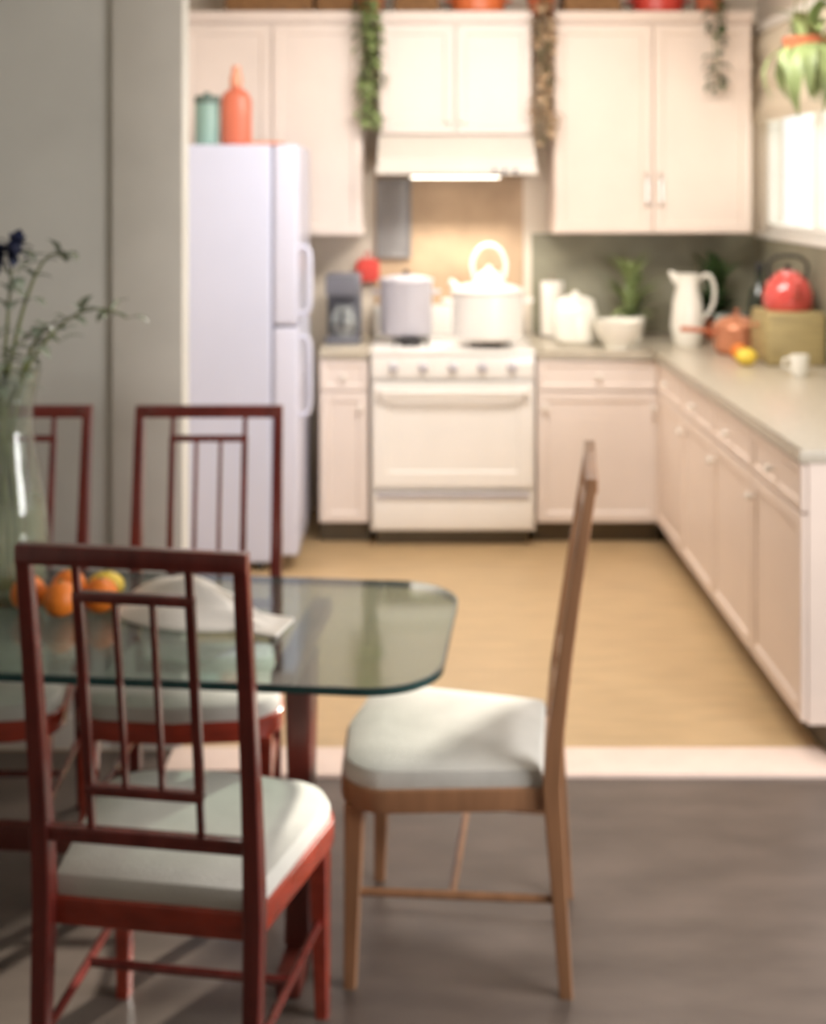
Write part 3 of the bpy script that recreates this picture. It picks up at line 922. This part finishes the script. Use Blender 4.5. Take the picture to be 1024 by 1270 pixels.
def make_chair(label):
    """origin on the floor under the middle of the back, seat towards +y"""
    t = thing('dining_chair', label, 'chair', group='dining chairs')
    H = 1.085

    def lean(z):
        return 0.0 if z < 0.46 else -0.085 * ((z - 0.46) / (H - 0.46)) ** 1.2
    wood = M['mahogany']
    hw = 0.192
    for s in (-1, 1):
        zs_ = [0.0, 0.2, 0.44, 0.56, 0.7, 0.85, 1.0, H]
        pts = [(s * hw, (-0.03 + 0.03 * z / 0.44 if z < 0.44 else lean(z)), z) for z in zs_]
        obj('back_post', sweep(new(), pts, [0.013, 0.015, 0.017, 0.016, 0.015, 0.014, 0.013, 0.012], [0.014, 0.016, 0.02, 0.018, 0.015, 0.013, 0.012, 0.011]), wood, t)
    obj('top_rail', rail(new(), -hw - 0.012, hw + 0.012, H - 0.012, 0.034, 0.026, lean), wood, t)
    obj('bottom_rail', rail(new(), -hw + 0.01, hw - 0.01, 0.563, 0.026, 0.02, lean), wood, t)
    iw = 0.100
    bm = new()
    rail(bm, -iw - 0.008, iw + 0.008, 1.0, 0.018, 0.018, lean)
    obj('inner_rail', bm, wood, t)
    bm = new()
    rail(bm, -iw - 0.008, iw + 0.008, 0.648, 0.018, 0.018, lean)
    obj('inner_rail', bm, wood, t)
    for x, ww in ((-iw, 0.008), (-iw / 3, 0.0045), (iw / 3, 0.0045), (iw, 0.008)):
        zz = [0.648, 0.74, 0.83, 0.92, 1.0]
        obj('slat', sweep(new(), [(x, lean(z), z) for z in zz], ww, 0.007), wood, t)
    for x in (-iw, iw):
        for a, b in ((1.0, H - 0.02), (0.565, 0.648)):
            obj('peg', sweep(new(), [(x, lean(a), a), (x, lean(b), b)], 0.006, 0.006), wood, t)
    # seat frame with rounded front
    def outline(k):
        p = [(-0.195 * k, 0.012)]
        rr = 0.10
        wf, yf = 0.25 * k, 0.475
        for i in range(9):
            a = PI - i * (PI / 2) / 8
            p.append((-wf + rr + rr * math.cos(a), yf - rr + rr * math.sin(a) - 0.02))
        p.append((0, yf - 0.002))
        for i in range(9):
            a = PI / 2 - i * (PI / 2) / 8
            p.append((wf - rr + rr * math.cos(a), yf - rr + rr * math.sin(a) - 0.02))
        p.append((0.195 * k, 0.012))
        return p[::-1]
    obj('seat_frame', prism(new(), outline(1.0), 0.385, 0.435, 0.006), M['mahogany_sunlit'], t)
    cu_ = outline(0.97)
    bm = new()
    lo = [bm.verts.new((x, 0.02 + (y - 0.012) * 0.975, 0.435)) for x, y in cu_]
    rings = [lo]
    for sc, z in ((1.0, 0.452), (0.97, 0.468), (0.88, 0.478), (0.6, 0.486), (0.3, 0.489)):
        rings.append([bm.verts.new((x * sc, 0.24 + (0.02 + (y - 0.012) * 0.975 - 0.24) * sc, z)) for x, y in cu_])
    n = len(cu_)
    for a, b in zip(rings, rings[1:]):
        for i in range(n):
            bm.faces.new((a[i], a[(i + 1) % n], b[(i + 1) % n], b[i]))
    bm.faces.new(rings[-1])
    bm.faces.new(lo[::-1])
    obj('seat_cushion', bm, M['cushion'], t)
    for s in (-1, 1):
        obj('leg', sweep(new(), [(s * 0.213, 0.425, 0.0), (s * 0.21, 0.42, 0.2), (s * 0.207, 0.415, 0.39)], [0.013, 0.017, 0.022], [0.013, 0.017, 0.022]), M['mahogany_sunlit'], t)
        bm = new()
        tube(bm, [(s * 0.19, -0.015, 0.20), (s * 0.21, 0.42, 0.20)], 0.009, 8)
        obj('stretcher', bm, wood, t)
    bm = new()
    tube(bm, [(-0.20, 0.21, 0.20), (0.20, 0.21, 0.20)], 0.009, 8)
    obj('stretcher', bm, wood, t)
    return t


R = math.radians
c0 = make_chair('nearest red-brown dining chair, back to the viewer, before the table')
c0.location = (-0.462, 2.255, 0)
c0.rotation_euler = (0, 0, R(-9))
copy_thing(c0, 'red-brown dining chair behind the table, backed by the refrigerator', (-0.565, 3.50, 0), PI)
copy_thing(c0, 'red-brown dining chair behind the table, at the left edge behind the vase', (-1.095, 3.50, 0), PI)
c3 = copy_thing(c0, 'dining chair at the right end of the table, glare painted in tan-brown, seen edge-on', (0.315, 2.90, 0), R(90 - 7))
for ch in c3.children:
    if ch.name.split('.')[0] != 'seat_cushion':
        ch.material_slots[0].link = 'OBJECT'
        ch.material_slots[0].material = M['hazed_wood']

# ------------------------------------------------------------------ dining table
tb = thing('dining_table', 'glass topped dining table with a dark teal edge', 'table', (-0.72, 2.93, 0), R(-6))
TH = 0.72


def rrect(x0, x1, y0, y1, r, k=6):
    p = []
    for cx, cy, a0 in ((x1 - r, y1 - r, 0), (x0 + r, y1 - r, PI / 2), (x0 + r, y0 + r, PI), (x1 - r, y0 + r, 1.5 * PI)):
        for i in range(k + 1):
            a = a0 + i * PI / 2 / k
            p.append((cx + r * math.cos(a), cy + r * math.sin(a)))
    return p


tx0, tx1, ty0, ty1 = -0.80, 0.81, -0.35, 0.34
obj('glass_top', prism(new(), rrect(tx0 + 0.006, tx1 - 0.006, ty0 + 0.006, ty1 - 0.006, 0.15, 10), TH - 0.012, TH), M['table_glass'], tb)
bm = new()
o_ = rrect(tx0, tx1, ty0, ty1, 0.156, 10)
i_ = rrect(tx0 + 0.006, tx1 - 0.006, ty0 + 0.006, ty1 - 0.006, 0.15, 10)
n = len(o_)
v = [[bm.verts.new((x, y, z)) for x, y in p] for p, z in ((o_, TH - 0.016), (o_, TH), (i_, TH), (i_, TH - 0.016))]
for a, b in ((0, 1), (1, 2), (2, 3), (3, 0)):
    for i in range(n):
        bm.faces.new((v[a][i], v[a][(i + 1) % n], v[b][(i + 1) % n], v[b][i]))
obj('glass_edge', bm, M['table_edge'], tb)
for sx in (-0.48, 0.48):
    obj('leg', sweep(new(), [(sx, -0.03, 0.05), (sx, -0.03, 0.3), (sx, -0.03, 0.665)], [0.03, 0.024, 0.03], [0.05, 0.036, 0.05]), M['table_wood'], tb)
    obj('foot', box(new(), sx - 0.028, sx + 0.028, -0.19, 0.13, 0, 0.05, 0.012), M['table_wood'], tb)
    obj('bearer', box(new(), sx - 0.024, sx + 0.024, -0.25, 0.24, 0.665, TH - 0.0125, 0.01), M['table_wood'], tb)
obj('stretcher', box(new(), -0.455, 0.455, -0.045, -0.015, 0.20, 0.26, 0.006), M['table_wood'], tb)

# ------------------------------------------------------------------ on the table
ZT = TH + 0.001
# white cloth
bm = new()
nx, ny = 34, 22
grid = []
for i in range(nx + 1):
    row = []
    for j in range(ny + 1):
        u, w = i / nx, j / ny
        fan = 0.35 + 0.65 * (1 - u)
        x = -0.19 + 0.40 * u
        y = (w - 0.5) * 0.21 * (0.55 + 0.45 * math.sin(PI * min(1, u * 1.2 + 0.12))) - 0.06 * u + 0.02
        e = math.sin(PI * w) * math.sin(PI * min(1, 0.06 + u))
        z = 0.004 + e * (0.088 * (1 - u) ** 0.7 + 0.012) + (0.012 * e) * math.sin(w * 17 + u * 4) + 0.008 * e * math.sin(w * 31 - u * 7)
        row.append((x, y, max(0.004, z)))
    grid.append(row)
top = [[bm.verts.new((x, y, z + 0.004)) for x, y, z in r_] for r_ in grid]
bot = [[bm.verts.new((x, y, z - 0.003)) for x, y, z in r_] for r_ in grid]
for i in range(nx):
    for j in range(ny):
        bm.faces.new((top[i][j], top[i + 1][j], top[i + 1][j + 1], top[i][j + 1]))
        bm.faces.new((bot[i][j], bot[i][j + 1], bot[i + 1][j + 1], bot[i + 1][j]))
for i in range(nx):
    for j in (0, ny):
        bm.faces.new((top[i][j], bot[i][j], bot[i + 1][j], top[i + 1][j]))
for j in range(ny):
    for i in (0, nx):
        bm.faces.new((top[i][j], top[i][j + 1], bot[i][j + 1], bot[i][j]))
nk = obj('cloth_napkin', bm, M['napkin'], None, (-0.475, 2.925, ZT + 0.002))
nk.rotation_euler = (0, 0, R(-14))
tag(nk, 'crumpled white cloth napkin lying on the glass table beside the oranges', 'napkin')
sp = [(-0.885, 2.97, 'orange', 'leftmost orange on the glass table near the vase'),
      (-0.80, 2.93, 'orange', 'second orange from the vase, at the front of the row on the glass table'),
      (-0.805, 3.02, 'orange', 'orange behind the front row on the glass table, next to the lemon'),
      (-0.715, 2.955, 'orange', 'orange touching the white napkin on the glass table'),
      (-0.725, 3.045, 'lemon', 'yellow lemon behind the oranges on the glass table')]
for x, y, m, lb in sp:
    f = thing(m, lb, 'fruit', (x, y, ZT), random.uniform(0, 6))
    f['group'] = 'fruit on the glass table'
    obj('flesh', ball(new(), (0, 0, 0.040 if m == 'orange' else 0.034), 0.040 if m == 'orange' else 0.034, (1, 1, 1) if m == 'orange' else (1.3, 1, 1), 20), M[m], f)
    zt = 0.079 if m == 'orange' else 0.067
    obj('stem_end', lathe(new(), [(0, zt - 0.001), (0.005, zt), (0.004, zt + 0.004), (0, zt + 0.0045)], 8), M['stem'], f)

# vase with branches at the left edge
vs = thing('glass_vase', 'large clear glass vase of branches standing on the table at left', 'vase', (-0.985, 3.10, ZT))
obj('glass', lathe(new(), [(0, 0), (0.085, 0), (0.105, 0.03), (0.112, 0.12), (0.10, 0.24), (0.075, 0.36), (0.07, 0.44), (0.088, 0.53), (0.091, 0.535), (0.086, 0.533), (0.066, 0.44), (0.07, 0.36), (0.095, 0.24), (0.106, 0.12), (0.098, 0.032), (0, 0.015)], 36), M['vase_glass'], vs)
obj('water', lathe(new(), [(0, 0.018), (0.095, 0.034), (0.104, 0.12), (0.096, 0.22), (0, 0.22)], 30), M['water'], vs)
rnd = random.Random(11)
ends_ = [(0.30, 0.0, 0.66), (0.17, -0.06, 0.80), (0.035, -0.03, 0.82), (-0.16, 0.03, 0.78), (0.13, 0.02, 0.60), (-0.24, -0.05, 0.62), (0.09, -0.08, 0.60), (0.01, -0.09, 0.62)]
for k, (ex, ey, ez) in enumerate(ends_):
    a = 2 * PI * k / len(ends_)
    p0 = Vector((0.05 * math.cos(a), 0.05 * math.sin(a), 0.03))
    p1 = Vector((-0.02 * math.cos(a) + ex * 0.08, -0.02 * math.sin(a), 0.44))
    p3 = Vector((ex, ey, ez))
    p2 = Vector((p1.x * 0.4 + ex * 0.5, ey * 0.5, ez + (0.10 if abs(ex) > 0.1 else -0.1)))
    pts = [p0, p0.lerp(p1, 0.5), p1]
    for i in range(1, 9):
        t = i / 8
        pts.append(p1 * (1 - t) ** 2 + p2 * 2 * t * (1 - t) + p3 * t * t)
    b = obj('branch', tube(new(), pts, [0.005] * 3 + [0.005 - 0.0004 * i for i in range(8)], 6), M['stem'], vs)
    for i in range(5, 11):
        for sgn in (-1, 1):
            q = pts[i]
            dr_ = Vector((sgn * rnd.uniform(0.02, 0.07), rnd.uniform(-0.05, 0.03), rnd.uniform(-0.03, 0.04)))
            bm = new()
            leaf_mesh(bm, q, q + dr_, 0.034, 0.15, n=5)
            obj('leaf', bm, M['leaf_grey'], b)
for (x, y, z, r) in ((0.035, -0.03, 0.83, 0.034), (-0.01, -0.02, 0.80, 0.03)):
    bm = new()
    ball(bm, (x, y, z), r * 0.6, seg=12)
    for i in range(16):
        th, phh = 2.4 * i, math.acos(1 - 2 * (i + 0.5) / 16)
        d_ = Vector((math.sin(phh) * math.cos(th), math.sin(phh) * math.sin(th), math.cos(phh)))
        leaf_mesh(bm, Vector((x, y, z)) + d_ * r * 0.4, Vector((x, y, z)) + d_ * r * 1.4, r * 0.8, 0.2, up=Vector((0.3, 0.2, 1)), n=4)
    obj('bloom', bm, M['navy'], vs)
